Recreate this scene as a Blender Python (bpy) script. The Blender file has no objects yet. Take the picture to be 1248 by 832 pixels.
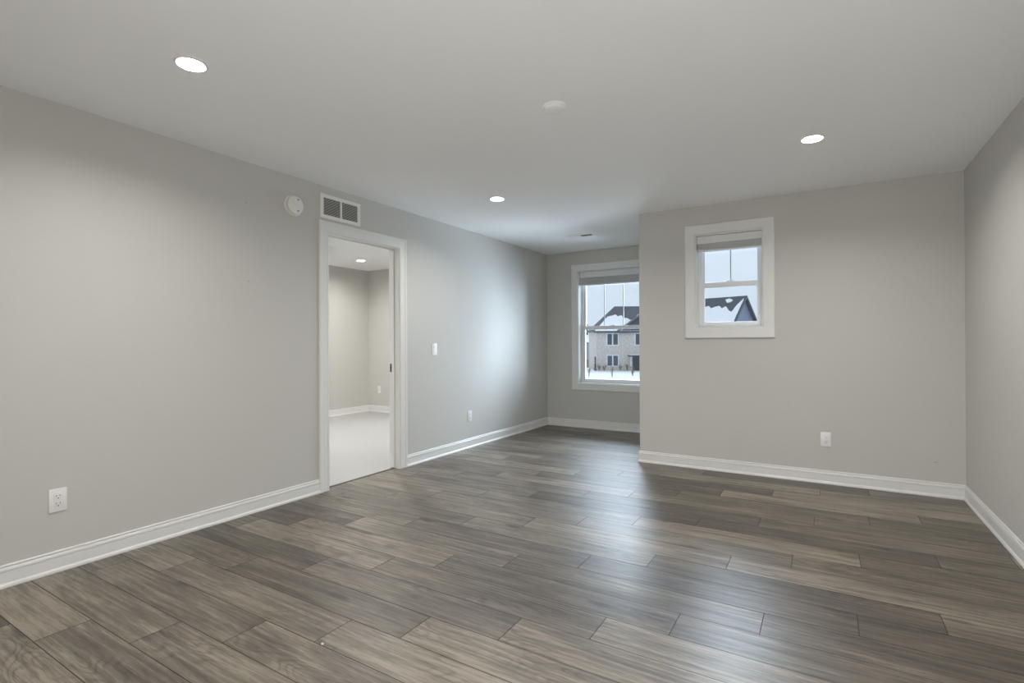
import bpy, bmesh, math, random
from mathutils import Vector, Matrix
random.seed(7)
S = bpy.context.scene
COL = S.collection
PI = math.pi

# ------------------------------------------------------------------ camera, world, exposure
YAW, PITCH, ROLL, FPX = -0.545501, 0.0026486, -0.0047092, 627.95
CX, CY, CZ = 3.41777, 0.0, 1.17685
fw = Vector((math.sin(YAW) * math.cos(PITCH), math.cos(YAW) * math.cos(PITCH), math.sin(PITCH)))
rt = Vector((math.cos(YAW), -math.sin(YAW), 0))
up = rt.cross(fw)
r2 = rt * math.cos(ROLL) + up * math.sin(ROLL)
u2 = -rt * math.sin(ROLL) + up * math.cos(ROLL)
cd = bpy.data.cameras.new('camera')
cd.sensor_width = 36.0
cd.lens = FPX / 1248 * 36.0
cd.clip_start, cd.clip_end = 0.05, 500
cam = bpy.data.objects.new('camera', cd)
COL.objects.link(cam)
M = Matrix.Identity(4)
for i in range(3):
    M[i][0], M[i][1], M[i][2], M[i][3] = r2[i], u2[i], -fw[i], (CX, CY, CZ)[i]
cam.matrix_world = M
S.camera = cam

S.view_settings.view_transform = 'Standard'
S.view_settings.look = 'None'
S.view_settings.exposure = 0.06
S.view_settings.gamma = 1.0
S.view_settings.use_curve_mapping = False
S.cycles.use_denoising = True
S.cycles.denoiser = 'OPENIMAGEDENOISE'
S.cycles.max_bounces = 16
S.cycles.diffuse_bounces = 12
S.cycles.transparent_max_bounces = 16
S.cycles.sample_clamp_indirect = 8.0

LAMP = 770.0          # radiance of the ceiling light lenses
LAMP_COL = (1.0, 0.985, 0.955)
SKY = 1.0
PATCH_GLOW = 2.5  # peak of the bright patch added to the unseen sky
FILL_HIGH = 1000.0          # added area light high outside the alcove window (W)
FILL_SIDE = 250.0     # added light panel just outside, right of the alcove window
FILL_SILL = 200.0     # added light panel below the alcove sill, brightens the ceiling
FILL_WEST = 60.0     # added area light outside the carpeted room's window (W)
FILL_CEILING = 44.0       # added fill light low behind the camera, aimed at the ceiling (W)

W = bpy.data.worlds.new('overcast_sky')
S.world = W
W.use_nodes = True
nt = W.node_tree
nt.nodes.clear()
out = nt.nodes.new('ShaderNodeOutputWorld')
bg = nt.nodes.new('ShaderNodeBackground')
bg.inputs['Strength'].default_value = SKY
tc = nt.nodes.new('ShaderNodeTexCoord')
sep = nt.nodes.new('ShaderNodeSeparateXYZ')
ramp = nt.nodes.new('ShaderNodeValToRGB')
cl = nt.nodes.new('ShaderNodeTexNoise')
cl.inputs['Scale'].default_value = 5.0
cl.inputs['Detail'].default_value = 5.0
mp = nt.nodes.new('ShaderNodeMapping')
mp.inputs['Scale'].default_value = (1, 1, 3)
ad = nt.nodes.new('ShaderNodeMath'); ad.operation = 'MULTIPLY_ADD'
ad.inputs[1].default_value = 0.10
nt.links.new(tc.outputs['Generated'], mp.inputs['Vector'])
nt.links.new(mp.outputs[0], cl.inputs['Vector'])
nt.links.new(tc.outputs['Generated'], sep.inputs[0])
nt.links.new(cl.outputs[0], ad.inputs[0])
nt.links.new(sep.outputs['Z'], ad.inputs[2])
nt.links.new(ad.outputs[0], ramp.inputs[0])
e = ramp.color_ramp.elements
e[0].position = 0.0; e[0].color = (0.66, 0.76, 0.90, 1)
e[1].position = 1.0; e[1].color = (0.85, 0.97, 1.15, 1)
k = e.new(0.20); k.color = (0.76, 0.86, 1.0, 1)
# bright sky patch added above the view to light the alcove
nrm = nt.nodes.new('ShaderNodeVectorMath'); nrm.operation = 'NORMALIZE'
nt.links.new(tc.outputs['Generated'], nrm.inputs[0])
def sky_patch(az, el, radius, peak):
    az, el = math.radians(az), math.radians(el)
    dn = nt.nodes.new('ShaderNodeVectorMath'); dn.operation = 'DOT_PRODUCT'
    dn.inputs[1].default_value = (-math.sin(az) * math.cos(el), math.cos(az) * math.cos(el), math.sin(el))
    nt.links.new(nrm.outputs[0], dn.inputs[0])
    q = nt.nodes.new('ShaderNodeMapRange'); q.interpolation_type = 'SMOOTHERSTEP'
    q.inputs[1].default_value = math.cos(math.radians(radius)); q.inputs[2].default_value = 1.0
    q.inputs[3].default_value = 0.0; q.inputs[4].default_value = peak
    nt.links.new(dn.outputs['Value'], q.inputs[0])
    return q
lob = sky_patch(-10, 36, 60, PATCH_GLOW)
glow = nt.nodes.new('ShaderNodeMix'); glow.data_type = 'RGBA'; glow.blend_type = 'ADD'; glow.clamp_result = False
glow.inputs[0].default_value = 1.0
gc = nt.nodes.new('ShaderNodeVectorMath'); gc.operation = 'SCALE'
gc.inputs[0].default_value = (0.88, 1.0, 1.16)
low = nt.nodes.new('ShaderNodeMapRange'); low.interpolation_type = 'SMOOTHSTEP'   # keeps the added patch out of the visible low sky
low.inputs[1].default_value = math.sin(math.radians(11)); low.inputs[2].default_value = math.sin(math.radians(27))
nt.links.new(sep.outputs['Z'], low.inputs[0])
lm = nt.nodes.new('ShaderNodeMath'); lm.operation = 'MULTIPLY'
nt.links.new(lob.outputs[0], lm.inputs[0]); nt.links.new(low.outputs[0], lm.inputs[1])
nt.links.new(lm.outputs[0], gc.inputs['Scale'])
nt.links.new(ramp.outputs[0], glow.inputs[6]); nt.links.new(gc.outputs[0], glow.inputs[7])
nt.links.new(glow.outputs[2], bg.inputs['Color'])
nt.links.new(bg.outputs[0], out.inputs[0])

fl = bpy.data.lights.new('ceiling_fill', 'AREA')
fl.shape = 'RECTANGLE'; fl.size, fl.size_y = 1.2, 0.8
fl.energy = FILL_CEILING; fl.color = (1.0, 1.0, 1.0)
flo = bpy.data.objects.new('ceiling_fill', fl); COL.objects.link(flo)
flo.location = (3.2, -0.4, 0.30)
flo.rotation_euler = (Vector((3.3, 3.2, 2.44)) - flo.location).to_track_quat('-Z', 'Y').to_euler()

def fill_light(name, loc, aim, sx, sy, watts):  # added area lights outside the windows, tinted like daylight
    d = bpy.data.lights.new(name, 'AREA'); d.shape = 'RECTANGLE'; d.size, d.size_y = sx, sy
    d.energy = watts; d.color = (0.71, 0.84, 1.0)
    o = bpy.data.objects.new(name, d); COL.objects.link(o); o.location = loc
    o.rotation_euler = (Vector(aim) - Vector(loc)).to_track_quat('-Z', 'Y').to_euler()
fill_light('alcove_fill', (1.6, 9.6, 3.7), (.95, 6.7, 1.4), 4.6, 1.8, FILL_HIGH)
fill_light('side_fill', (1.62, 7.45, 1.15), (.72, 7.02, 1.15), 0.9, 2.2, FILL_SIDE)
fill_light('sill_fill', (.95, 7.55, -.05), (.95, 6.75, 1.15), 1.6, 0.8, FILL_SILL)
fill_light('west_fill', (-6.6, 3.6, 3.4), (-3.4, 3.4, 1.3), 4.0, 1.8, FILL_WEST)

# ------------------------------------------------------------------ materials
def mat(name, col, rough=0.5, spec=0.5, metal=0.0, bump=None, vary=None):
    m = bpy.data.materials.new(name)
    m.use_nodes = True
    n, l = m.node_tree.nodes, m.node_tree.links
    b = n['Principled BSDF']
    b.inputs['Base Color'].default_value = (*col, 1)
    b.inputs['Roughness'].default_value = rough
    b.inputs['Specular IOR Level'].default_value = spec
    b.inputs['Metallic'].default_value = metal
    t = n.new('ShaderNodeTexCoord')
    if vary:                     # (scale, amount) soft mottling of the colour itself
        x = n.new('ShaderNodeTexNoise'); x.inputs['Scale'].default_value = vary[0]
        x.inputs['Detail'].default_value = 4
        mx = n.new('ShaderNodeMix'); mx.data_type = 'RGBA'
        a = vary[1]
        mx.inputs[6].default_value = (*[c * (1 - a) for c in col], 1)
        mx.inputs[7].default_value = (*[min(1, c * (1 + a)) for c in col], 1)
        l.new(t.outputs['Object'], x.inputs['Vector'])
        l.new(x.outputs[0], mx.inputs[0])
        l.new(mx.outputs[2], b.inputs['Base Color'])
    if bump:                     # (scale, strength, distance)
        x = n.new('ShaderNodeTexNoise'); x.inputs['Scale'].default_value = bump[0]
        x.inputs['Detail'].default_value = 3
        bp = n.new('ShaderNodeBump'); bp.inputs['Strength'].default_value = bump[1]
        bp.inputs['Distance'].default_value = bump[2]
        l.new(t.outputs['Object'], x.inputs['Vector'])
        l.new(x.outputs[0], bp.inputs['Height'])
        l.new(bp.outputs[0], b.inputs['Normal'])
    return m

WALL = mat('wall_paint', (0.560, 0.550, 0.520), 0.58, 0.35, bump=(160, 0.06, 0.002), vary=(1.3, 0.012))
CEIL = mat('ceiling_paint', (0.85, 0.855, 0.85), 0.85, 0.2, bump=(120, 0.06, 0.002))
TRIM = mat('trim_paint', (0.745, 0.745, 0.725), 0.32, 0.5, vary=(9, 0.01))
VINYL = mat('vinyl', (0.80, 0.82, 0.84), 0.35, 0.5, vary=(12, 0.01))
GRID = mat('grid_bar', (0.42, 0.45, 0.48), 0.4, 0.4, vary=(12, 0.02))  # greyer than the vinyl: backlit shade put into the bars' colour
PLASTIC = mat('white_plastic', (0.80, 0.795, 0.78), 0.35, 0.5, vary=(30, 0.01))
DARK = mat('dark_slot', (0.03, 0.03, 0.03), 0.6, vary=(40, 0.1))
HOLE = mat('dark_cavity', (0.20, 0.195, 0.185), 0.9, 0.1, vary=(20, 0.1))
METAL = mat('dark_metal', (0.16, 0.14, 0.12), 0.4, 0.5, 1.0, vary=(60, 0.1))
ENAMEL = mat('white_enamel', (0.80, 0.79, 0.765), 0.4, 0.5, vary=(20, 0.01))
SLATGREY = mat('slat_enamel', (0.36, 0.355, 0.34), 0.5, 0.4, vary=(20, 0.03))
BLINDW = mat('blind_white', (0.74, 0.75, 0.75), 0.5, 0.4, vary=(30, 0.02))
CARPET = mat('carpet', (0.46, 0.455, 0.445), 0.95, 0.1, bump=(420, 0.9, 0.006), vary=(70, 0.10))
SUB = mat('threshold_brown', (0.09, 0.08, 0.07), 0.5, vary=(30, 0.2))
CHIP = mat('pale_chip', (0.62, 0.57, 0.50), 0.7, vary=(300, 0.2))
MARK = mat('wall_nick', (0.42, 0.41, 0.385), 0.7, vary=(200, 0.1))
SNOW = mat('snow', (0.78, 0.79, 0.80), 0.8, 0.2, bump=(0.8, 0.4, 0.15), vary=(0.6, 0.03))
SHINGLE = mat('shingles', (0.10, 0.105, 0.12), 0.9, 0.2, vary=(3.0, 0.35))
SIDEB = mat('siding_beige', (0.60, 0.55, 0.50), 0.85, 0.2, vary=(4.5, 0.5))
SIDEG = mat('siding_blue_grey', (0.20, 0.235, 0.30), 0.85, 0.2, vary=(2.0, 0.08))
SIDEL = mat('siding_light', (0.32, 0.36, 0.42), 0.85, 0.2, vary=(1.2, 0.25))
EXTWHITE = mat('exterior_white', (0.72, 0.74, 0.77), 0.6, vary=(4, 0.03))
EXTDARK = mat('exterior_dark', (0.075, 0.08, 0.095), 0.7, vary=(4, 0.2))
EXTGLASS = mat('exterior_glass', (0.06, 0.085, 0.10), 0.12, 0.6, vary=(1.5, 0.3))
BARK = mat('bark', (0.13, 0.10, 0.09), 0.9, vary=(8, 0.3))
TWIG = mat('dry_stems', (0.24, 0.17, 0.14), 0.9, vary=(9, 0.3))
FENCE = mat('weathered_wood', (0.24, 0.19, 0.15), 0.9, vary=(5, 0.3))

def glass_mat():
    m = bpy.data.materials.new('window_glass'); m.use_nodes = True
    n, l = m.node_tree.nodes, m.node_tree.links
    n.clear()
    o = n.new('ShaderNodeOutputMaterial')
    tr = n.new('ShaderNodeBsdfTransparent'); tr.inputs[0].default_value = (0.95, 0.97, 0.97, 1)
    gl = n.new('ShaderNodeBsdfGlossy'); gl.inputs['Roughness'].default_value = 0.02
    fr = n.new('ShaderNodeFresnel'); fr.inputs[0].default_value = 1.45
    mx = n.new('ShaderNodeMixShader')
    l.new(fr.outputs[0], mx.inputs[0]); l.new(tr.outputs[0], mx.inputs[1]); l.new(gl.outputs[0], mx.inputs[2])
    l.new(mx.outputs[0], o.inputs[0])
    return m
GLASS = glass_mat()

def lens_mat():
    m = bpy.data.materials.new('lit_lens'); m.use_nodes = True
    n, l = m.node_tree.nodes, m.node_tree.links
    b = n['Principled BSDF']
    b.inputs['Base Color'].default_value = (0.9, 0.9, 0.88, 1)
    b.inputs['Emission Color'].default_value = (*LAMP_COL, 1)
    b.inputs['Emission Strength'].default_value = LAMP
    return m
LENS = lens_mat()

def floor_mat():
    m = bpy.data.materials.new('plank_floor'); m.use_nodes = True
    n, l = m.node_tree.nodes, m.node_tree.links
    b = n['Principled BSDF']
    uv = n.new('ShaderNodeUVMap'); uv.uv_map = 'plank'
    at = n.new('ShaderNodeAttribute'); at.attribute_name = 'tone'
    def mapped(sx, sy):
        q = n.new('ShaderNodeMapping'); q.inputs['Scale'].default_value = (sx, sy, 1)
        l.new(uv.outputs[0], q.inputs[0]); return q.outputs[0]
    def noise(v, scale, det, rough=0.5, dist=0.0):
        q = n.new('ShaderNodeTexNoise'); q.inputs['Scale'].default_value = scale
        q.inputs['Detail'].default_value = det; q.inputs['Roughness'].default_value = rough
        q.inputs['Distortion'].default_value = dist
        l.new(v, q.inputs['Vector']); return q.outputs[0]
    def math_(op, a, c=None, d=None):
        q = n.new('ShaderNodeMath'); q.operation = op
        for i, v in enumerate((a, c, d)):
            if v is None: continue
            if isinstance(v, (int, float)): q.inputs[i].default_value = v
            else: l.new(v, q.inputs[i])
        return q.outputs[0]
    def rng(v, a, c, d, f):
        q = n.new('ShaderNodeMapRange'); q.inputs[1].default_value = a; q.inputs[2].default_value = c
        q.inputs[3].default_value = d; q.inputs[4].default_value = f
        l.new(v, q.inputs[0]); return q.outputs[0]
    warp = noise(mapped(2.2, 9.0), 1.0, 2)                    # the grain wanders
    wv = n.new('ShaderNodeCombineXYZ')
    l.new(math_('MULTIPLY', math_('SUBTRACT', warp, 0.5), 0.022), wv.inputs[1])
    va = n.new('ShaderNodeVectorMath'); va.operation = 'ADD'
    l.new(uv.outputs[0], va.inputs[0]); l.new(wv.outputs[0], va.inputs[1])
    def mappedw(sx, sy):
        q = n.new('ShaderNodeMapping'); q.inputs['Scale'].default_value = (sx, sy, 1)
        l.new(va.outputs[0], q.inputs[0]); return q.outputs[0]
    blotch = noise(mapped(2.0, 10), 1.0, 4, 0.6, 0.4)        # broad cloudy tone inside a plank
    streak = noise(mappedw(1.7, 52), 1.0, 6, 0.68)            # long grain streaks
    fine = noise(mappedw(14, 330), 1.0, 4, 0.65)              # pores
    fig = noise(mapped(1.25, 5.4), 1.0, 2.0, 0.45, 0.5)       # growth-ring field
    rings = math_('SINE', math_('MULTIPLY', fig, 120.0))
    rings = rng(rings, 0.0, 1.0, 0.0, 1.0)
    figmask = rng(noise(mapped(1.4, 4.2), 1.0, 1), 0.50, 0.64, 0.0, 1.0)
    rings = math_('MULTIPLY', rings, figmask)
    vo = n.new('ShaderNodeTexVoronoi'); vo.inputs['Scale'].default_value = 1.0
    l.new(mappedw(2.6, 7.5), vo.inputs['Vector'])
    knot = rng(vo.outputs['Distance'], 0.03, 0.20, 1.0, 0.0)
    knot = math_('MULTIPLY', knot, rng(noise(mapped(1.3, 3.6), 1.0, 0), 0.44, 0.54, 0.0, 1.0))
    v = math_('MULTIPLY_ADD', at.outputs['Fac'], 0.85, -0.16)
    v = math_('ADD', v, rng(blotch, 0.3, 0.7, -0.22, 0.22))
    v = math_('ADD', v, rng(streak, 0.3, 0.7, -0.33, 0.33))
    v = math_('ADD', v, rng(fine, 0.3, 0.7, -0.20, 0.20))
    v = math_('SUBTRACT', v, math_('MULTIPLY', rings, 0.20))
    v = math_('SUBTRACT', v, math_('MULTIPLY', knot, 0.55))
    v = math_('ADD', v, 0.29)
    r = n.new('ShaderNodeValToRGB')
    el = r.color_ramp.elements
    el[0].position = 0.0; el[0].color = (0.040, 0.032, 0.026, 1)
    el[1].position = 1.0; el[1].color = (0.285, 0.242, 0.190, 1)
    q = el.new(0.35); q.color = (0.086, 0.071, 0.057, 1)
    q = el.new(0.65); q.color = (0.152, 0.129, 0.102, 1)
    l.new(v, r.inputs[0]); l.new(r.outputs[0], b.inputs['Base Color'])
    l.new(rng(streak, 0.3, 0.7, 0.41, 0.35), b.inputs['Roughness'])
    b.inputs['Specular IOR Level'].default_value = 0.5
    bp = n.new('ShaderNodeBump'); bp.inputs['Strength'].default_value = 0.10; bp.inputs['Distance'].default_value = 0.001
    l.new(streak, bp.inputs['Height']); l.new(bp.outputs[0], b.inputs['Normal'])
    return m
FLOORM = floor_mat()
GROOVE = mat('plank_groove', (0.035, 0.03, 0.026), 0.6, 0.3, vary=(30, 0.1))

# ------------------------------------------------------------------ builders
class MB:
    def __init__(self): self.bm = bmesh.new()
    def box(self, x0, x1, y0, y1, z0, z1, bev=0.0):
        t = bmesh.new()
        bmesh.ops.create_cube(t, size=1)
        for v in t.verts:
            v.co = Vector(((x0 + x1) / 2 + v.co.x * (x1 - x0), (y0 + y1) / 2 + v.co.y * (y1 - y0), (z0 + z1) / 2 + v.co.z * (z1 - z0)))
        if bev: bmesh.ops.bevel(t, geom=t.edges[:], offset=bev, segments=2, affect='EDGES', profile=0.6)
        self.merge(t); return self
    def merge(self, t):
        me = bpy.data.meshes.new('tmp'); t.to_mesh(me); t.free()
        self.bm.from_mesh(me); bpy.data.meshes.remove(me)
    def lathe(self, prof, seg=40, mx=None):
        """prof: (radius, height) list revolved about +Z; mx optional matrix"""
        t = bmesh.new(); rows = []
        for r, h in prof:
            if r < 1e-6: rows.append([t.verts.new((0, 0, h))])
            else: rows.append([t.verts.new((r * math.cos(2 * PI * i / seg), r * math.sin(2 * PI * i / seg), h)) for i in range(seg)])
        for a, c in zip(rows, rows[1:]):
            for i in range(seg):
                j = (i + 1) % seg
                q = [a[i % len(a)], a[j % len(a)], c[j % len(c)], c[i % len(c)]]
                q = list(dict.fromkeys(q))
                if len(q) > 2: t.faces.new(q)
        bmesh.ops.recalc_face_normals(t, faces=t.faces[:])
        if mx is not None: t.transform(mx)
        self.merge(t); return self
    def sweep(self, prof, path, closed=False):
        """prof: (thickness outward to the left of travel, z) ring; path: xy points on the wall face; mitred corners"""
        t = bmesh.new(); rings = []
        n = len(path)
        for i, p in enumerate(path):
            p = Vector(p)
            d0 = (p - Vector(path[i - 1])).normalized() if (i or closed) else None
            d1 = (Vector(path[(i + 1) % n]) - p).normalized() if (i < n - 1 or closed) else None
            d0 = d0 or d1; d1 = d1 or d0
            n0, n1 = Vector((-d0.y, d0.x)), Vector((-d1.y, d1.x))
            mN = (n0 + n1); mN = mN / max(1e-6, mN.dot(n0))
            rings.append([t.verts.new((p.x + mN.x * a, p.y + mN.y * a, z)) for a, z in prof])
        m = len(prof)
        for a, c in zip(rings, rings[1:]):
            for i in range(m):
                j = (i + 1) % m
                t.faces.new([a[i], a[j], c[j], c[i]])
        t.faces.new(rings[0]); t.faces.new(rings[-1][::-1])
        bmesh.ops.recalc_face_normals(t, faces=t.faces[:])
        self.merge(t); return self
    def prism(self, poly, vec):
        t = bmesh.new()
        a = [t.verts.new(p) for p in poly]
        c = [t.verts.new(Vector(p) + Vector(vec)) for p in poly]
        t.faces.new(a); t.faces.new(c[::-1])
        for i in range(len(a)):
            j = (i + 1) % len(a); t.faces.new([a[i], a[j], c[j], c[i]])
        bmesh.ops.recalc_face_normals(t, faces=t.faces[:])
        self.merge(t); return self
    def tube(self, p0, p1, r0, r1, seg=6):
        p0, p1 = Vector(p0), Vector(p1); d = p1 - p0
        q = d.to_track_quat('Z', 'Y').to_matrix().to_4x4(); q.translation = p0
        return self.lathe([(0, 0), (r0, 0), (r1, d.length), (0, d.length)], seg, q)
    def build(self, name, m, parent=None, smooth=False):
        me = bpy.data.meshes.new(name); self.bm.to_mesh(me); self.bm.free()
        for x in (m if isinstance(m, (list, tuple)) else [m]): me.materials.append(x)
        if smooth:
            for p in me.polygons: p.use_smooth = True
            try: me.set_sharp_from_angle(angle=math.radians(35))
            except Exception: pass
        o = bpy.data.objects.new(name, me); COL.objects.link(o)
        if parent is not None: o.parent = parent
        return o

def tag(o, label=None, cat=None, group=None, kind=None):
    if label: o['label'] = label
    if cat: o['category'] = cat
    if group: o['group'] = group
    if kind: o['kind'] = kind
    return o
def empty(name, loc=(0, 0, 0), rz=0.0):
    o = bpy.data.objects.new(name, None); COL.objects.link(o)
    o.location = loc; o.rotation_euler = (0, 0, rz); o.empty_display_size = 0.1
    return o
def struct(o): o['kind'] = 'structure'; return o
def copy_tree(o, parent=None):
    c = o.copy(); COL.objects.link(c)
    if parent is not None: c.parent = parent
    for ch in [q for q in bpy.data.objects if q.parent == o]: copy_tree(ch, c)
    return c

# ------------------------------------------------------------------ room shell
H, YF, YP, XC, XW, YB = 2.44, 6.609, 5.0, 1.854, 4.307, -2.6
T = 0.12
DY0, DY1, DZ = 2.783, 3.585, 2.065            # doorway in the left wall
W1 = (0.482, 1.420, 0.609, 2.170)             # window in the far wall (x0, x1, z0, z1)
W2 = (2.387, 2.960, 1.303, 2.172)             # small window in the projecting wall
RX, RY0, RY1 = -3.39, 1.6, 6.39               # the carpeted room beyond the doorway
W3 = (2.0, 4.7, 0.4, 2.20)                    # its window (y0, y1, z0, z1), out of view

b = MB()
JW = 0.004
b.box(-T, 0, YB - T, DY0 - JW, 0, H).box(-T, 0, DY1 + JW, YF, 0, H).box(-T, 0, DY0 - JW, DY1 + JW, DZ + JW, H)
struct(b.build('wall_left', WALL))
b = MB(); y0, y1 = YF, YF + 0.2
b.box(-T, W1[0], y0, y1, 0, H).box(W1[1], XC + 0.2, y0, y1, 0, H).box(W1[0], W1[1], y0, y1, 0, W1[2]).box(W1[0], W1[1], y0, y1, W1[3], H)
struct(b.build('wall_far', WALL))
b = MB(); y0, y1 = YP, YP + 0.2
b.box(XC, W2[0], y0, y1, 0, H).box(W2[1], XW + T, y0, y1, 0, H).box(W2[0], W2[1], y0, y1, 0, W2[2]).box(W2[0], W2[1], y0, y1, W2[3], H)
struct(b.build('wall_front', WALL))
struct(MB().box(XC, XC + 0.2, YP + 0.2, YF, 0, H).build('wall_alcove', WALL))
struct(MB().box(XW, XW + T, YB - T, YP, 0, H).build('wall_right', WALL))
struct(MB().box(0, XW, YB - T, YB, 0, H).build('wall_rear', WALL))
b = MB()
b.prism([(-T, YB - T, H), (XW + T, YB - T, H), (XW + T, YP + .2, H), (XC + .2, YP + .2, H), (XC + .2, YF + .2, H), (-T, YF + .2, H)], (0, 0, .15))
struct(b.build('ceiling', CEIL))

# plank floor: every plank a face with a fine V groove round it, tone and grain offset per plank
def plank_floor():
    bm = bmesh.new()
    uvl = bm.loops.layers.uv.new('plank')
    tl = bm.loops.layers.float_color.new('tone')
    pitch, L, y_first = 0.1905, 1.223, 0.762
    fixed = {-1: .47, 0: .725, 1: 1.07, 2: 1.38, 3: 1.687, 4: 1.96, 5: 2.304, 6: 2.613, 7: 2.876, 8: 3.187, 9: 3.53, 10: 3.835,
             11: 2.973, 12: 3.262, 13: 3.573, 14: 3.927, 15: 3.048, 16: 3.352, 17: 3.66, 19: 3.067}
    tones = {(0, 0): .78, (0, 1): .55, (1, 0): .42, (1, 1): .66, (-1, 1): .80, (2, 0): .52, (2, 1): .50, (2, 2): .6,
             (3, 0): .70, (3, 1): .62, (4, 0): .5, (4, 1): .35, (4, 2): .72, (5, 1): .28, (5, 2): .42, (6, 1): .70, (6, 2): .45,
             (6, 3): .72, (7, 1): .66, (7, 2): .38, (7, 3): .42, (8, 1): .62, (8, 2): .40, (8, 3): .38, (9, 2): .42, (9, 3): .28}
    rnd = random.Random(11)
    for row in range(-18, 32):
        ya, yb = y_first + row * pitch, y_first + (row + 1) * pitch
        ya, yb = max(ya, YB), min(yb, YF)
        if yb - ya < 0.005: continue
        x_off = fixed.get(row, 0.725 + 0.3155 * row + rnd.uniform(-.03, .03))
        x = x_off - math.ceil((x_off + 0.2) / L) * L
        k = 0
        while x < XW:
            xa, xb = max(x, -T * 0.55), min(x + L, XW)
            x += L
            lim = XC + 0.1 if ya > YP + 0.1 else XW
            xb = min(xb, lim)
            if xb - xa > 0.004:
                tone = tones.get((row, k), rnd.choice((.25, .4, .5, .58, .66, .75)) + rnd.uniform(-.06, .06))
                ou, ov = rnd.uniform(0, 80), rnd.uniform(0, 80)
                g, dz = 0.0014, -0.0016
                ins = [(xa + g, ya + g), (xb - g, ya + g), (xb - g, yb - g), (xa + g, yb - g)]
                oth = [(xa, ya), (xb, ya), (xb, yb), (xa, yb)]
                vi = [bm.verts.new((p[0], p[1], 0)) for p in ins]
                vo = [bm.verts.new((p[0], p[1], dz)) for p in oth]
                fs = [bm.faces.new(vi)]
                for i in range(4):
                    j = (i + 1) % 4
                    f = bm.faces.new([vo[i], vo[j], vi[j], vi[i]]); f.material_index = 1; fs.append(f)
                for f in fs:
                    for lp in f.loops:
                        lp[uvl].uv = (lp.vert.co.x - xa + ou, lp.vert.co.y - ya + ov)
                        lp[tl] = (tone, tone, tone, 1)
            k += 1
    me = bpy.data.meshes.new('floor'); bm.to_mesh(me); bm.free()
    me.materials.append(FLOORM); me.materials.append(GROOVE)
    o = bpy.data.objects.new('floor', me); COL.objects.link(o)
    return struct(o)
plank_floor()
b = MB()
b.box(0, XW, YB, YP, -0.15, -0.003).box(0, XC, YP, YF, -0.15, -0.003)
struct(b.build('floor_slab', SUB))

# baseboards
BB = [(0, 0), (0.018, 0), (0.0185, 0.006), (0.0172, 0.013), (0.0125, 0.0205), (0.0115, 0.022), (0.0115, 0.072), (0.0070, 0.0735),
      (0.0070, 0.0770), (0.0118, 0.0785), (0.0125, 0.082), (0.0115, 0.089), (0.0090, 0.0945), (0.0035, 0.0955), (0.0035, 0.0990), (0.0072, 0.1005),
      (0.0078, 0.104), (0.0050, 0.109), (0, 0.109)]
def board(name, path):   # room on the left of travel
    return struct(MB().sweep(BB, path).build(name, TRIM))
DOUT0, DOUT1 = DY0 - 0.095, DY1 + 0.095
board('baseboard_left', [(0, DOUT0), (0, YB + 0.02)])
board('baseboard_alcove', [(XC, YP + .30), (XC, YP + .01)][:0] or [(XW, YP), (XC, YP), (XC, YF), (0, YF), (0, DOUT1)])
board('baseboard_right', [(XW, YB + 0.02), (XW, YP - 0.018)])
board('baseboard_rear', [(0.02, YB), (XW - 0.02, YB)])

# doorway: casing, jamb, stop, strike plate, threshold
door = struct(empty('door_1', (0, 0, 0)))
CP = [(0, 0), (0, .010), (.006, .014), (.016, .014), (.020, .011), (.060, .013), (.070, .018), (.086, .019), (.090, .016), (.090, 0)]
def casing(name, x, sx, ya, yb, zt, parent):
    """three-sided mitred casing on the wall plane x, thickness along sx; inner edges ya..yb, top zt"""
    t = bmesh.new(); rings = []
    for (y, z, ny, nz) in ((ya, 0, -1, 0), (ya, zt, -1, 1), (yb, zt, 1, 1), (yb, 0, 1, 0)):
        rings.append([t.verts.new((x + sx * th, y + ny * w, z + nz * w)) for w, th in CP])
    m = len(CP)
    for a, c in zip(rings, rings[1:]):
        for i in range(m):
            j = (i + 1) % m; t.faces.new([a[i], a[j], c[j], c[i]])
    t.faces.new(rings[0]); t.faces.new(rings[-1])
    bmesh.ops.recalc_face_normals(t, faces=t.faces[:])
    q = MB(); q.merge(t); return q.build(name, TRIM, parent)
JT = 0.018
casing('casing', 0.0, 1, DY0 - 0.005, DY1 + 0.005, DZ + 0.005, door)
casing('casing', -T, -1, DY0 - 0.005, DY1 + 0.005, DZ + 0.005, door)
b = MB()
b.box(-T, 0.001, DY0 - 0.004, DY0, 0, DZ + .004).box(-T, 0.001, DY1, DY1 + 0.004, 0, DZ + .004).box(-T, 0.001, DY0, DY1, DZ, DZ + .004)
b.build('jamb', TRIM, door)
b = MB()
b.box(-0.066, -0.054, DY0, DY0 + .011, 0, DZ, .002).box(-0.066, -0.054, DY1 - .011, DY1, 0, DZ, .002).box(-0.066, -0.054, DY0 + .011, DY1 - .011, DZ - .011, DZ, .002)
b.build('door_stop', TRIM, door)
sp = MB().box(-0.116, -0.094, DY1 - .0022, DY1 - 0.0002, 0.905, 0.985, .0008).build('strike_plate', METAL, door)
MB().box(-0.110, -0.100, DY1 - .0030, DY1 - .0021, 0.925, 0.965).build('latch_hole', DARK, sp)
MB().box(-0.075, -0.052, DY0, DY1, -0.002, 0.006, .003).build('threshold', SUB, door)

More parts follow.
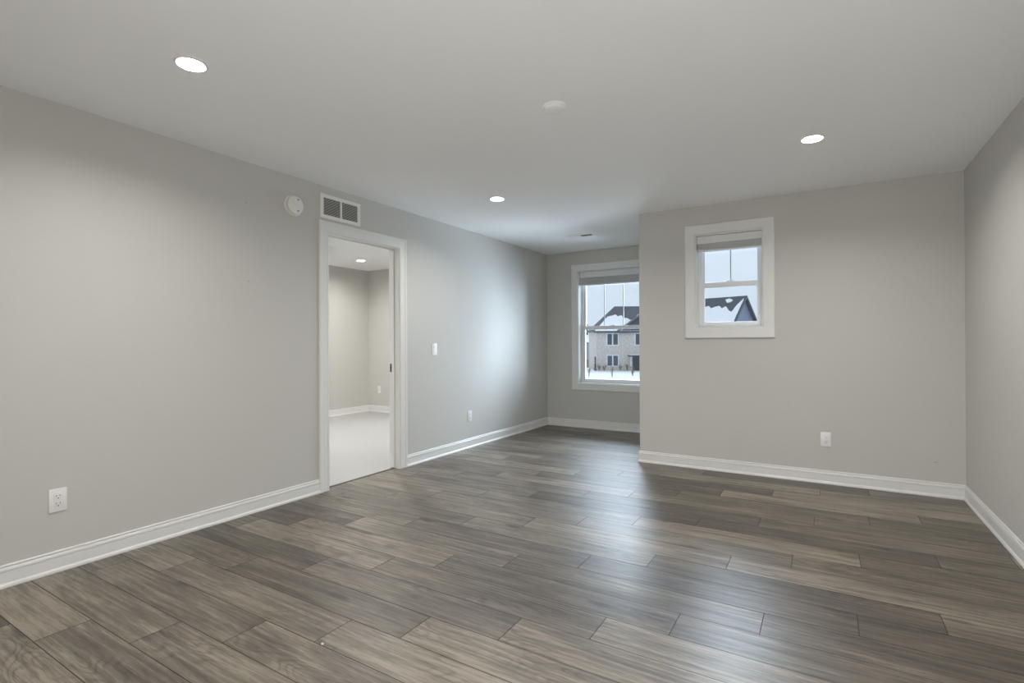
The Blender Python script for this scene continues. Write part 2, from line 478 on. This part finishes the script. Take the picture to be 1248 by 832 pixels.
# ------------------------------------------------------------------ windows
def window(name, loc, rz, w, h, cw, muntins, meet, depth=0.2):
    """local frame: x along the wall, y into the wall, z up; origin at the opening's lower left corner on the wall face"""
    root = struct(empty(name, loc, rz))
    t = bmesh.new(); rings = []
    for (x, z, nx, nz) in ((0, 0, -1, -1), (0, h, -1, 1), (w, h, 1, 1), (w, 0, 1, -1)):
        rings.append([t.verts.new((x + nx * a * cw / .09, -th, z + nz * a * cw / .09)) for a, th in
                      [(0, -.002), (0, .015), (.003, .018), (.084, .018), (.0885, .014), (.0885, -.0)]])
    for k in range(4):
        a, c = rings[k], rings[(k + 1) % 4]
        for i in range(6):
            j = (i + 1) % 6; t.faces.new([a[i], a[j], c[j], c[i]])
    bmesh.ops.recalc_face_normals(t, faces=t.faces[:])
    q = MB(); q.merge(t); q.build('casing', TRIM, root)
    e = 0.010
    q = MB(); q.box(0, e, 0, .13, 0, h).box(w - e, w, 0, .13, 0, h).box(e, w - e, 0, .13, 0, e).box(e, w - e, 0, .13, h - e, h)
    q.build('jamb_liner', TRIM, root)
    f = 0.028
    q = MB(); ya, yb = .105, depth
    q.box(e, f, ya, yb, e, h - e, .003).box(w - f, w - e, ya, yb, e, h - e, .003).box(f, w - f, ya, yb, e, f, .003).box(f, w - f, ya, yb, h - f, h - e, .003)
    q.build('frame', VINYL, root)
    def sash(nm, z0, z1, y0, y1, st, rb, rtp, bars):
        x0, x1 = f, w - f
        q = MB()
        q.box(x0, x0 + st, y0, y1, z0, z1, .003).box(x1 - st, x1, y0, y1, z0, z1, .003)
        q.box(x0 + st, x1 - st, y0, y1, z0, z0 + rb, .003).box(x0 + st, x1 - st, y0, y1, z1 - rtp, z1, .003)
        s = q.build(nm, VINYL, root)
        ym = (y0 + y1) / 2
        MB().box(x0 + st - .004, x1 - st + .004, ym - .002, ym + .002, z0 + rb - .004, z1 - rtp + .004).build('glass', GLASS, s)
        gx0, gx1 = x0 + st, x1 - st
        for k in range(bars):
            xm = gx0 + (gx1 - gx0) * (k + 1) / (bars + 1)
            MB().box(xm - .0055, xm + .0055, ym - .004, ym + .004, z0 + rb - .002, z1 - rtp + .002, .002).build('muntin', GRID, s)
        return s
    sash('upper_sash', meet - .020, h - f, .140, .165, .034, .045, .034, muntins)
    ls = sash('lower_sash', f, meet + .028, .108, .136, .034, .032, .050, 0)
    MB().box(w / 2 - .03, w / 2 + .03, .112, .134, meet + .028, meet + .040, .003).build('sash_lock', VINYL, ls)
    return root
window('window_1', (W1[0], YF, W1[2]), 0, W1[1] - W1[0], W1[3] - W1[2], .092, 2, 1.378 - W1[2])
window('window_2', (W2[0], YP, W2[2]), 0, W2[1] - W2[0], W2[3] - W2[2], .092, 1, 1.707 - W2[2])
# the carpeted room's window faces the room from the wall at x = RX
window('window_3', (RX, W3[0], W3[2]), PI / 2, W3[1] - W3[0], W3[3] - W3[2], .092, 3, 0.85)

def blind(w, h_head, h_stack, n, loc, label):
    root = empty('window_blind', loc)
    tag(root, label, 'blind', 'raised blinds in the window heads')
    g = .011
    MB().box(g, w - g, .030, .085, -.012 - h_head, -.012, .004).build('valance', BLINDW, root)
    z = -.012 - h_head
    q = MB(); step = (h_stack - .016) / n
    for k in range(n):
        zz = z - .002 - k * step
        q.box(g + .006, w - g - .006, .034, .084, zz - step * .55, zz, .0006)
    q.build('slats', BLINDW, root)
    zb = z - h_stack
    MB().box(g + .004, w - g - .004, .036, .082, zb, zb + .014, .003).build('bottom_rail', BLINDW, root)
    return root
blind(W2[1] - W2[0], .070, .070, 16, (W2[0], YP, W2[3]), 'raised white blind bunched at the head of the small high window')
blind(W1[1] - W1[0], .085, .105, 24, (W1[0], YF, W1[3]), 'raised white blind bunched at the head of the tall alcove window')

# ------------------------------------------------------------------ carpeted room beyond the doorway
b = MB()
b.box(RX - .2, RX, RY0 - .1, W3[0], 0, H).box(RX - .2, RX, W3[1], RY1 + .1, 0, H).box(RX - .2, RX, W3[0], W3[1], 0, W3[2]).box(RX - .2, RX, W3[0], W3[1], W3[3], H)
struct(b.build('wall_bedroom_left', WALL))
struct(MB().box(RX, -T, RY1, RY1 + .1, 0, H).build('wall_bedroom_far', WALL))
struct(MB().box(RX, -T, RY0 - .1, RY0, 0, H).build('wall_bedroom_near', WALL))
struct(MB().box(RX - .2, -T, RY0 - .1, RY1 + .1, H, H + .15).build('ceiling_bedroom', CEIL))
struct(MB().box(RX - .2, -0.066, RY0 - .1, RY1 + .1, -.15, 0.004).build('floor_carpet', CARPET))
board('baseboard_bedroom', [(-T, RY1), (RX, RY1), (RX, RY0)])

# ------------------------------------------------------------------ ceiling fittings
def downlight():
    root = empty('recessed_light')
    q = MB(); q.lathe([(.0545, .002), (.0550, -.003), (.0570, -.0055), (.064, -.0050), (.0680, -.0015), (.0685, 0), (.062, .001)], 48)
    q.build('trim_ring', ENAMEL, root, True)
    q = MB(); q.lathe([(.0550, -.001), (.0538, .004), (.0515, .022), (.0545, .023), (.0590, .004)], 48)
    q.build('baffle', ENAMEL, root, True)
    q = MB(); q.lathe([(0, .026), (.0520, .026), (.0520, .0205), (.035, .0188), (0, .018)], 48)
    q.build('lens', LENS, root, True)
    return root
LG = 'lit downlights in the main ceiling'
lights = [((.983, 1.235), 'lit downlight on the ceiling near the left wall, largest in view', LG),
          ((.967, 3.795), 'small lit downlight beyond the doorway, smallest on the main ceiling', LG),
          ((3.358, 3.716), 'lit downlight in front of the wall with the small high window', LG),
          ((-2.615, 5.518), 'lit downlight seen through the doorway on the carpeted room ceiling', None)]
extra = [(3.358, 1.235), (.983, -1.3), (3.358, -1.3), (-2.615, 2.9), (-.95, 5.518), (-.95, 2.9), (-2.615, 4.2), (-.95, 4.2)]
for cn, sgn in (('ceiling', 1), ('ceiling_bedroom', -1)):      # cut-outs for the cans
    c_ = bpy.data.objects[cn]
    q = MB()
    for x, y in [l_[0] for l_ in lights] + extra:
        if x * sgn > 0: q.lathe([(0, -.02), (.0600, -.02), (.0600, .06), (0, .06)], 48, Matrix.Translation((x, y, H)))
    cut = q.build('cutter', CEIL)
    md = c_.modifiers.new('cut', 'BOOLEAN'); md.operation = 'DIFFERENCE'; md.object = cut; md.solver = 'EXACT'
    bpy.context.view_layer.update()
    me = bpy.data.meshes.new_from_object(c_.evaluated_get(bpy.context.evaluated_depsgraph_get()))
    c_.modifiers.clear(); c_.data = me
    bpy.data.objects.remove(cut)
proto = None
for (x, y), lab, g in lights:
    o = downlight() if proto is None else copy_tree(proto)
    proto = proto or o
    o.location = (x, y, H)
    if 'group' in o and not g: del o['group']
    tag(o, lab, 'ceiling light', g)
for k, (x, y) in enumerate(extra):        # rest of the downlight grid, out of view; carpeted room's middle pair added for brightness
    o = copy_tree(proto); o.location = (x, y, H)
    tag(o, 'lit downlight out of view on the main ceiling' if x > 0 else 'lit downlight out of view on the carpeted room ceiling', 'ceiling light',
        'downlights out of view, main ceiling' if x > 0 else 'downlights out of view, carpeted room')

root = empty('ceiling_cover', (2.188, 2.474, H))
tag(root, 'round white blank cover disc in the middle of the main ceiling', 'cover plate')
MB().lathe([(.066, 0), (.066, -.008), (.063, -.011), (0, -.011)], 48).build('base_plate', CEIL, root, True)
MB().lathe([(.058, -.010), (.056, -.020), (.050, -.0235), (.02, -.025), (0, -.025)], 48).build('cap', CEIL, root, True)

root = empty('ceiling_sensor', (-2.13, 4.52, H))
tag(root, 'faint flat white disc on the carpeted room ceiling, seen through the doorway', 'cover plate')
MB().lathe([(.10, 0), (.10, -.010), (.094, -.014), (.03, -.018), (0, -.018)], 40).build('disc', CEIL, root, True)

root = empty('ceiling_register', (.955, 5.625, H))
tag(root, 'flush white ceiling air register before the alcove window, one half dark', 'air vent')
q = MB(); L2, W2_ = .165, .055
q.box(-L2, L2, -W2_, -W2_ + .018, -.006, 0, .002).box(-L2, L2, W2_ - .018, W2_, -.006, 0, .002)
q.box(-L2, -L2 + .018, -W2_ + .018, W2_ - .018, -.006, 0, .002).box(L2 - .018, L2, -W2_ + .018, W2_ - .018, -.006, 0, .002)
q.box(-.007, .007, -W2_ + .018, W2_ - .018, -.006, 0, .002)
q.build('frame', ENAMEL, root)
MB().box(-L2 + .01, L2 - .01, -W2_ + .01, W2_ - .01, -.0015, -.0005).build('duct_opening', DARK, root)
for k in range(7):                         # left bank: vanes lying nearly flat, right bank: standing open
    x = -L2 + .022 + k * .0195
    MB().prism([(x, -W2_ + .018, -.005), (x + .0205, -W2_ + .018, -.003), (x + .0205, -W2_ + .018, -.002), (x, -W2_ + .018, -.004)], (0, 2 * W2_ - .036, 0)).build('vane', ENAMEL, root)
for k in range(2):  # open vanes get a dark material: their shade is put into the colour
    x = .055 + k * .045
    MB().prism([(x, -W2_ + .018, -.005), (x + .002, -W2_ + .018, -.005), (x + .004, -W2_ + .018, -.002), (x + .002, -W2_ + .018, -.002)], (0, 2 * W2_ - .036, 0)).build('vane', METAL, root)

# ------------------------------------------------------------------ wall fittings (local: x along wall, -y out of the wall)
def outlet():
    root = empty('power_outlet')
    MB().box(-.0375, .0375, -.0065, 0, -.060, .060, .0035).build('wall_plate', PLASTIC, root, True)
    dq = MB().box(-.0165, .0165, -.0085, -.004, -.034, .034, .0015).build('receptacle', PLASTIC, root, True)
    q = MB()
    for zc in (.0195, -.0195):
        q.box(-.0085, -.0062, -.0090, -.0080, zc - .001, zc + .008).box(.0062, .0085, -.0090, -.0080, zc, zc + .008)
        q.lathe([(0, 0), (.0028, 0), (.0028, .0006), (0, .0006)], 16, Matrix.Translation((0, -.0084, zc - .0085)) @ Matrix.Rotation(PI / 2, 4, 'X'))
    q.build('slots', DARK, dq)
    MB().lathe([(0, .0008), (.0025, .0006), (.003, 0), (0, 0)], 16, Matrix.Translation((0, -.0085, 0)) @ Matrix.Rotation(PI / 2, 4, 'X')).build('screw', PLASTIC, root)
    return root
OG = 'white duplex power outlets'
o1 = outlet(); o1.location = (0, 1.0655, .371); o1.rotation_euler.z = PI / 2
tag(o1, 'white duplex outlet on the left wall before the doorway, largest in view', 'outlet', OG)
for loc, rz, lab in (((0, 4.704, .360), PI / 2, 'white duplex outlet low on the left wall beyond the doorway'),
                     ((3.4215, YP, .3655), 0, 'white duplex outlet low on the wall below the small high window'),
                     ((-3.125, RY1, .385), 0, 'white outlet in the carpeted room, seen through the doorway')):
    o = copy_tree(o1); o.location = loc; o.rotation_euler.z = rz; tag(o, lab)

root = empty('light_switch', (0, 4.0935, 1.115), PI / 2)
tag(root, 'white rocker light switch on the left wall just past the doorway', 'switch')
MB().box(-.0375, .0375, -.0065, 0, -.060, .060, .0035).build('wall_plate', PLASTIC, root, True)
MB().prism([(-.0165, -.005, -.033), (-.0165, -.0085, -.033), (-.0165, -.0070, 0), (-.0165, -.0105, .033), (-.0165, -.005, .033)], (.033, 0, 0)).build('rocker', PLASTIC, root)

root = empty('smoke_alarm', (0, 2.461, 2.217), PI / 2)
tag(root, 'round white alarm with two dark dots, on the left wall beside the grille', 'alarm')
RX_ = Matrix.Rotation(PI / 2, 4, 'X')      # +Z of the lathe points out of the wall (-y)
MB().lathe([(0, 0), (.0775, 0), (.0775, .009), (.0750, .0125), (.0600, .0125), (.0600, .010), (0, .010)], 48, RX_).build('base', ENAMEL, root, True)
bd = MB().lathe([(.0575, .008), (.0575, .019), (.0670, .0205), (.0680, .024), (.0670, .036), (.0610, .041), (.040, .0428), (0, .043)], 48, RX_).build('body', ENAMEL, root, True)
MB().lathe([(.018, .0425), (.018, .0445), (.015, .0455), (0, .0455)], 24, RX_ @ Matrix.Translation((0.0, 0.0, 0))).build('test_button', PLASTIC, root, True)
for z in (.040, -.040):
    MB().lathe([(0, 0), (.0075, 0), (.0075, .0022), (0, .0022)], 16, Matrix.Translation((.014, -.0405, z)) @ RX_).build('sensor_port', DARK, root)

root = empty('return_air_grille', (0, 2.909, 2.279), PI / 2)
tag(root, 'white two-panel return air grille on the left wall above the doorway', 'air vent')
GW, GH = .206, .096
q = MB()
fr = .032
q.box(-GW, GW, -.008, 0, GH - .028, GH, .002).box(-GW, GW, -.008, 0, -GH, -GH + .028, .002)
q.box(-GW, -GW + fr, -.008, 0, -GH + .028, GH - .028, .002).box(GW - fr, GW, -.008, 0, -GH + .028, GH - .028, .002)
q.box(-.009, .009, -.0075, 0, -GH + .028, GH - .028, .002)
q.build('frame', ENAMEL, root)
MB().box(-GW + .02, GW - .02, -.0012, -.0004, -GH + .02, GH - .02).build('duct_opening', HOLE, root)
slope = math.tan(math.radians(33))
for xa, xb in ((-GW + fr, -.009), (.009, GW - fr)):
    za, zb = -GH + .028, GH - .028
    c = za - (xb - xa) * slope + .006
    while c < zb:                          # slanted slats clipped to the panel
        pts = []
        x0 = xa if c >= za else xa + (za - c) / slope
        x1 = xb if c + (xb - xa) * slope <= zb else xa + (zb - c) / slope
        if x1 - x0 > .012:
            z0, z1 = c + (x0 - xa) * slope, c + (x1 - xa) * slope
            hh = .0048
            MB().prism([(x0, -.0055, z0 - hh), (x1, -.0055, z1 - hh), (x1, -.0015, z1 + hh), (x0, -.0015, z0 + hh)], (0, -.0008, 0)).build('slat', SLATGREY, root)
        c += .021

# small marks and debris
for (y, z), lab in (((2.094, 2.157), 'tiny dark nail hole in the left wall, the upper of two'), ((2.110, 1.614), 'tiny dark nail hole in the left wall, the lower of two')):
    o = MB().lathe([(0, 0), (.006, 0), (.005, .0012), (.002, .0002), (0, .0002)], 16, Matrix.Translation((0, y, z)) @ Matrix.Rotation(PI / 2, 4, 'Y')).build('nail_hole', MARK)
    tag(o, lab, 'wall mark', 'nail holes in the left wall')
o = MB().prism([(4.112, YP - .0008, .259), (4.125, YP - .0008, .252), (4.142, YP - .0008, .255), (4.147, YP - .0008, .263), (4.128, YP - .0008, .261)], (0, .0008, 0)).build('wall_scuff', MARK)
tag(o, 'small faint scuff low on the wall near the right corner', 'wall mark')
bm = bmesh.new(); bmesh.ops.create_icosphere(bm, subdivisions=2, radius=1)
rr = random.Random(3)
for v in bm.verts: v.co = Vector((v.co.x * .007, v.co.y * .005, v.co.z * .004)) * rr.uniform(.75, 1.2) + Vector((1.732, 1.338, .0034))
q = MB(); q.merge(bm)
tag(q.build('paint_chip', CHIP), 'tiny pale chip of debris lying on the plank floor in the foreground', 'debris')

# ------------------------------------------------------------------ outside: snow, neighbouring houses, bare plants
GZ = -2.75
TH = -YAW                                   # the street faces the room at this angle
def out_pt(px, Z):                          # a point at depth Z along the view, lateral offset in pixels of this lens
    f2 = Vector((math.sin(YAW), math.cos(YAW), 0))
    return Vector((CX, CY, 0)) + f2 * Z + rt * ((px - 624) / FPX * Z)
g = MB()
t = bmesh.new(); bmesh.ops.create_grid(t, x_segments=60, y_segments=60, size=130)
for v in t.verts:
    v.co = Vector((v.co.x - 20, v.co.y + 142, GZ + .10 * math.sin(v.co.x * .31) * math.cos(v.co.y * .23)))
g.merge(t)
o = g.build('snow_ground', SNOW, None, True); o['kind'] = 'structure'

def ext_window(root, x0, x1, z0, z1, y=0.0):
    fr = MB()
    t_ = .14
    fr.box(x0 - t_, x1 + t_, y - .07, y, z0 - t_, z0).box(x0 - t_, x1 + t_, y - .07, y, z1, z1 + t_).box(x0 - t_, x0, y - .07, y, z0, z1).box(x1, x1 + t_, y - .07, y, z0, z1)
    xm = (x0 + x1) / 2
    fr.box(xm - .09, xm + .09, y - .07, y, z0, z1)
    f = fr.build('window', EXTWHITE, root)
    MB().box(x0, xm - .09, y - .03, y - .005, z0, z1).build('pane', EXTGLASS, f)
    MB().box(xm + .09, x1, y - .03, y - .005, z0, z1).build('pane', EXTGLASS, f)

def jag(a, b_, n, amp, rnd):
    """points from a to b_ wandering sideways in z by amp"""
    a, b_ = Vector(a), Vector(b_)
    return [a.lerp(b_, i / n) + (b_ - a).cross(Vector((0, 1, 0))).normalized() * 0 + Vector((0, 0, -rnd.uniform(0, amp))) for i in range(n + 1)]

# beige house with a hipped roof, seen through the alcove window
Z1 = 72.0
p = out_pt(726.8, Z1)
hs = empty('beige_house', (p.x, p.y, GZ), TH)
tag(hs, 'beige two-storey house with snowy hipped roof, seen through the alcove window', 'house')
EV, WID, DEP = 5.45, 8.2, 7.0
MB().box(0, WID, 0, DEP, 0, EV).build('wall', SIDEB, hs)
for x0 in (1.54, 5.48):
    for z0, z1 in ((3.60, 5.10), (0.68, 2.06)):
        if x0 > 5 and z0 < 1: continue
        ext_window(hs, x0, x0 + 1.45, z0, z1)
ov = .35; ridge = EV + 3.75
e0 = [(-ov, -ov, EV), (WID + ov, -ov, EV), (WID + ov, DEP + ov, EV), (-ov, DEP + ov, EV)]
rg = [(-ov + 3.6, DEP / 2, ridge), (WID + ov, DEP / 2, ridge)]
t = bmesh.new()
v = [t.verts.new(q) for q in e0 + rg]
for f in ((0, 1, 5, 4), (3, 4, 5, 2), (0, 4, 3), (1, 2, 5), (0, 3, 2, 1)): t.faces.new([v[i] for i in f])
bmesh.ops.recalc_face_normals(t, faces=t.faces[:])
q = MB(); q.merge(t); q.build('roof', SHINGLE, hs)
MB().box(-ov - .05, WID + ov, -ov - .10, -ov + .05, EV - .18, EV + .05).build('fascia', EXTDARK, hs)
rnd = random.Random(5)
def roof_pt(x, s, lift=.0):                 # s: 0 at the eave, 1 at the ridge of the front slope
    return Vector((x, -ov + s * (DEP / 2 + ov), EV + s * (ridge - EV) + lift))
lo = [roof_pt(-ov + .05, .0, .0), roof_pt(WID + ov, 0, 0)]
hi = []
for i in range(15):
    k = i / 14
    s = .62 + .13 * math.sin(k * 9) + rnd.uniform(-.07, .07) - .12 * k
    x = WID + ov - k * (WID + ov - (-ov + 3.6 * s) - .25)
    hi.append(roof_pt(x, s))
nv = Vector((0, -(ridge - EV), DEP / 2 + ov)).normalized() * .12
MB().prism(lo + hi, nv).build('roof_snow', SNOW, hs)
# front wing gable towards the right
gx, gw, gy, gh = 6.6, 4.0, -.5, 2.57
t = MB().prism([(gx - gw, gy - .1, EV - .25), (gx, gy - .1, EV + gh - .25), (gx + gw, gy - .1, EV - .25), (gx + gw, gy - .1, EV - .02), (gx, gy - .1, EV + gh), (gx - gw, gy - .1, EV - .02)], (0, 3.4, 0))
t.build('gable_roof', SHINGLE, hs)
MB().prism([(gx - gw + .4, gy + .1, EV - .2), (gx, gy + .1, EV + gh - .25), (gx + gw - .4, gy + .1, EV - .2)], (0, .6, 0)).build('gable_wall', SHINGLE, hs)
pc = MB().box(4.4, 6.7, -1.3, 0, 1.95, 2.15).build('porch_canopy', EXTDARK, hs)
MB().box(4.35, 6.75, -1.35, 0, 2.15, 2.24, .03).build('canopy_snow', SNOW, pc)
MB().box(4.5, 4.62, -1.2, -1.08, 0, 1.95).build('porch_post', EXTWHITE, hs)
MB().box(5.05, 6.0, -.05, .02, 0, 1.95).build('door', EXTDARK, hs)

# pale blue-grey house further back at the left edge of the alcove window
p = out_pt(700, 100)
h3 = empty('distant_house', (p.x, p.y, GZ), TH)
tag(h3, 'distant pale blue-grey house behind the beige house, snow on its roof', 'house')
MB().box(-1, 6.4, 0, 7, 0, 4.0).build('wall', SIDEL, h3)
t = MB().prism([(-1.4, -.4, 4.0), (-1.4, 3.5, 6.0), (-1.4, 7.4, 4.0)], (7.4, 0, 0)); t.build('roof', SNOW, h3)
for x0 in (.8, 3.0):
    ext_window(h3, x0, x0 + 1.2, 2.2, 3.6); ext_window(h3, x0, x0 + 1.2, .4, 1.6)
MB().box(2.2, 3.0, 2.4, 3.4, 4.9, 7.6).build('chimney', EXTDARK, h3)

# brown board fence and evergreen shrub beside the beige house
p = out_pt(706.5, 80)
f = empty('board_fence', (p.x, p.y, GZ), TH)
tag(f, 'low brown board fence left of the beige house', 'fence')
q = MB()
for k in range(14): q.box(-.4 + k * .15, -.265 + k * .15, 0, .04, .05, 1.25 + .03 * (k % 2))
q.build('boards', FENCE, f)
for x in (-.35, 1.6): MB().box(x - .06, x + .06, .04, .16, 0, 1.4).build('post', FENCE, f)

def shrub(name, p, h, w, label, material, n, cat='shrub', group=None, seed=1):
    rnd = random.Random(seed)
    root = tag(empty(name, (p.x, p.y, GZ)), label, cat, group)
    q = MB()
    for k in range(n):
        a = rnd.uniform(0, 2 * PI); l = rnd.uniform(.55, 1.0)
        top = Vector((math.cos(a) * w * rnd.uniform(.1, 1), math.sin(a) * w * rnd.uniform(.1, 1), h * l))
        mid = Vector((top.x * .35, top.y * .35, top.z * .5))
        q.tube((0, 0, 0), mid, .020, .016, 5); q.tube(mid, top, .016, .008, 5)
        for j in range(3):
            s = mid.lerp(top, rnd.uniform(.2, .9))
            q.tube(s, s + Vector((rnd.uniform(-1, 1) * w * .5, rnd.uniform(-1, 1) * w * .5, rnd.uniform(.1, .3) * h)), .012, .006, 4)
    q.build('stems', material, root)
    return root
shrub('dry_shrub', out_pt(717.5, 58), 1.1, .35, 'dry brown weeds in the snow at the lower left of the alcove window', TWIG, 10, group='dry weeds in the snow', seed=1)
shrub('dry_shrub', out_pt(746, 57), 1.3, .3, 'dry brown weeds in the snow below the beige house windows', TWIG, 8, group='dry weeds in the snow', seed=2)
shrub('dry_shrub', out_pt(771, 59), 1.2, .5, 'dry brown weeds in the snow in front of the house porch', TWIG, 12, group='dry weeds in the snow', seed=3)

def evergreen(p, h, w, label, seed):
    rnd = random.Random(seed)
    root = tag(empty('evergreen_shrub', (p.x, p.y, GZ)), label, 'shrub')
    MB().tube((0, 0, 0), (0, 0, h * .8), .06, .03).build('stem', BARK, root)
    q = MB()
    for k in range(70):
        z = rnd.uniform(.05, 1) * h; rr_ = w * (1 - .7 * z / h) * rnd.uniform(.5, 1); a = rnd.uniform(0, 2 * PI)
        c = Vector((math.cos(a) * rr_, math.sin(a) * rr_, z))
        q.tube(c * .6 + Vector((0, 0, z * .4)), c + Vector((0, 0, .12)), .09, .02, 5)
    q.build('foliage', EXTDARK, root)
evergreen(out_pt(725.2, 71), 1.9, .22, 'narrow dark evergreen at the left corner of the beige house', 4)
def hedge():
    rnd = random.Random(9)
    for k, px in enumerate((730, 736.5, 756, 764)):
        shrub('bare_shrub', out_pt(px, 71.2), .9, .45, ('low brown shrub against the beige house, leftmost of four', 'low brown shrub against the beige house, second from left',
              'low brown shrub against the beige house, between window and porch', 'low brown shrub against the beige house, nearest the porch')[k], TWIG, 16, group='shrubs along the beige house', seed=20 + k)
hedge()

# dark-roofed house whose gable end shows through the small high window
Z2 = 65.0
p = out_pt(910.2, Z2)
g2 = empty('gabled_house', (p.x, p.y, GZ), TH + math.radians(-49))
tag(g2, 'blue-grey gabled house with snow on its dark roof, seen through the small high window', 'house')
# local: x to the right along the ridge, y away; the gable end is at x = 0
RH, HW, LEN = 9.75, 4.3, 8.0
EV2 = RH - 4.5
MB().box(-LEN, -.4, -HW + .4, HW - .4, 0, EV2 + .3).build('wall', SIDEG, g2)
MB().prism([(-.45, -HW + .4, EV2 + .2), (-.45, 0, RH - .25), (-.45, HW - .4, EV2 + .2)], (.05, 0, 0)).build('gable_wall', SIDEG, g2)
for nm, sy in (('roof', -1), ('roof', 1)):
    MB().prism([(-LEN - .3, 0, RH), (-LEN - .3, sy * HW, EV2), (-LEN - .3, sy * HW, EV2 - .22), (-LEN - .3, 0, RH - .24)], (LEN + .3, 0, 0)).build(nm, SHINGLE, g2)
    MB().prism([(0, 0, RH + .04), (0, sy * (HW + .05), EV2 - .02), (0, sy * (HW + .05), EV2 - .36), (0, 0, RH - .36)], (.06, 0, 0)).build('rake_board', EXTDARK, g2)
nv = Vector((0, -4.5, HW)).normalized() * .12
def rp(x, s): return Vector((x, -HW * (1 - s), EV2 + s * 4.5))
rnd = random.Random(8)
hi = []
prof2 = [(0.0, .90), (.3, .80), (.55, .70), (.8, .52), (1.2, .56), (1.5, .62), (1.9, .70), (2.3, .64), (2.8, .72), (3.3, .70), (3.8, .66), (4.3, .74), (5.2, .68), (6.3, .72), (8.2, .70)]
hi = [rp(-.12 - a, s) for a, s in prof2]
MB().prism([rp(-8.3, 0), rp(-.12, 0)] + hi, nv).build('roof_snow', SNOW, g2)
MB().prism([rp(-2.1, .80), rp(-1.6, .83), rp(-1.5, .88), rp(-2.0, .93), rp(-2.5, .90)], nv).build('roof_snow', SNOW, g2)

# bare tree whose top twigs show at the bottom of the small window
def tree(p, h, seed, label):
    rnd = random.Random(seed)
    root = tag(empty('bare_tree', (p.x, p.y, GZ)), label, 'tree')
    tr, br = MB(), MB()
    tr.tube((0, 0, 0), (0, 0, h * .45), .11, .08, 8)
    def grow(q, a, d, l, r, lev):
        e_ = a + d * l
        q.tube(a, e_, r, r * .7, 6)
        if lev == 0: return
        for k in range(3):
            nd = (d + Vector((rnd.uniform(-.7, .7), rnd.uniform(-.7, .7), rnd.uniform(0, .5)))).normalized()
            grow(q, a.lerp(e_, rnd.uniform(.6, 1)), nd, l * rnd.uniform(.6, .8), r * .6, lev - 1)
    for k in range(5):
        a = 2 * PI * k / 5 + rnd.uniform(-.3, .3)
        grow(br, Vector((0, 0, h * rnd.uniform(.3, .45))), Vector((math.cos(a) * .4, math.sin(a) * .4, 1)).normalized(), h * .27, .05, 3)
    tr.build('trunk', BARK, root); br.build('branches', BARK, root)
tree(out_pt(876, 52), 5.6, 6, 'bare young tree, its top twigs showing at the bottom of the small window')
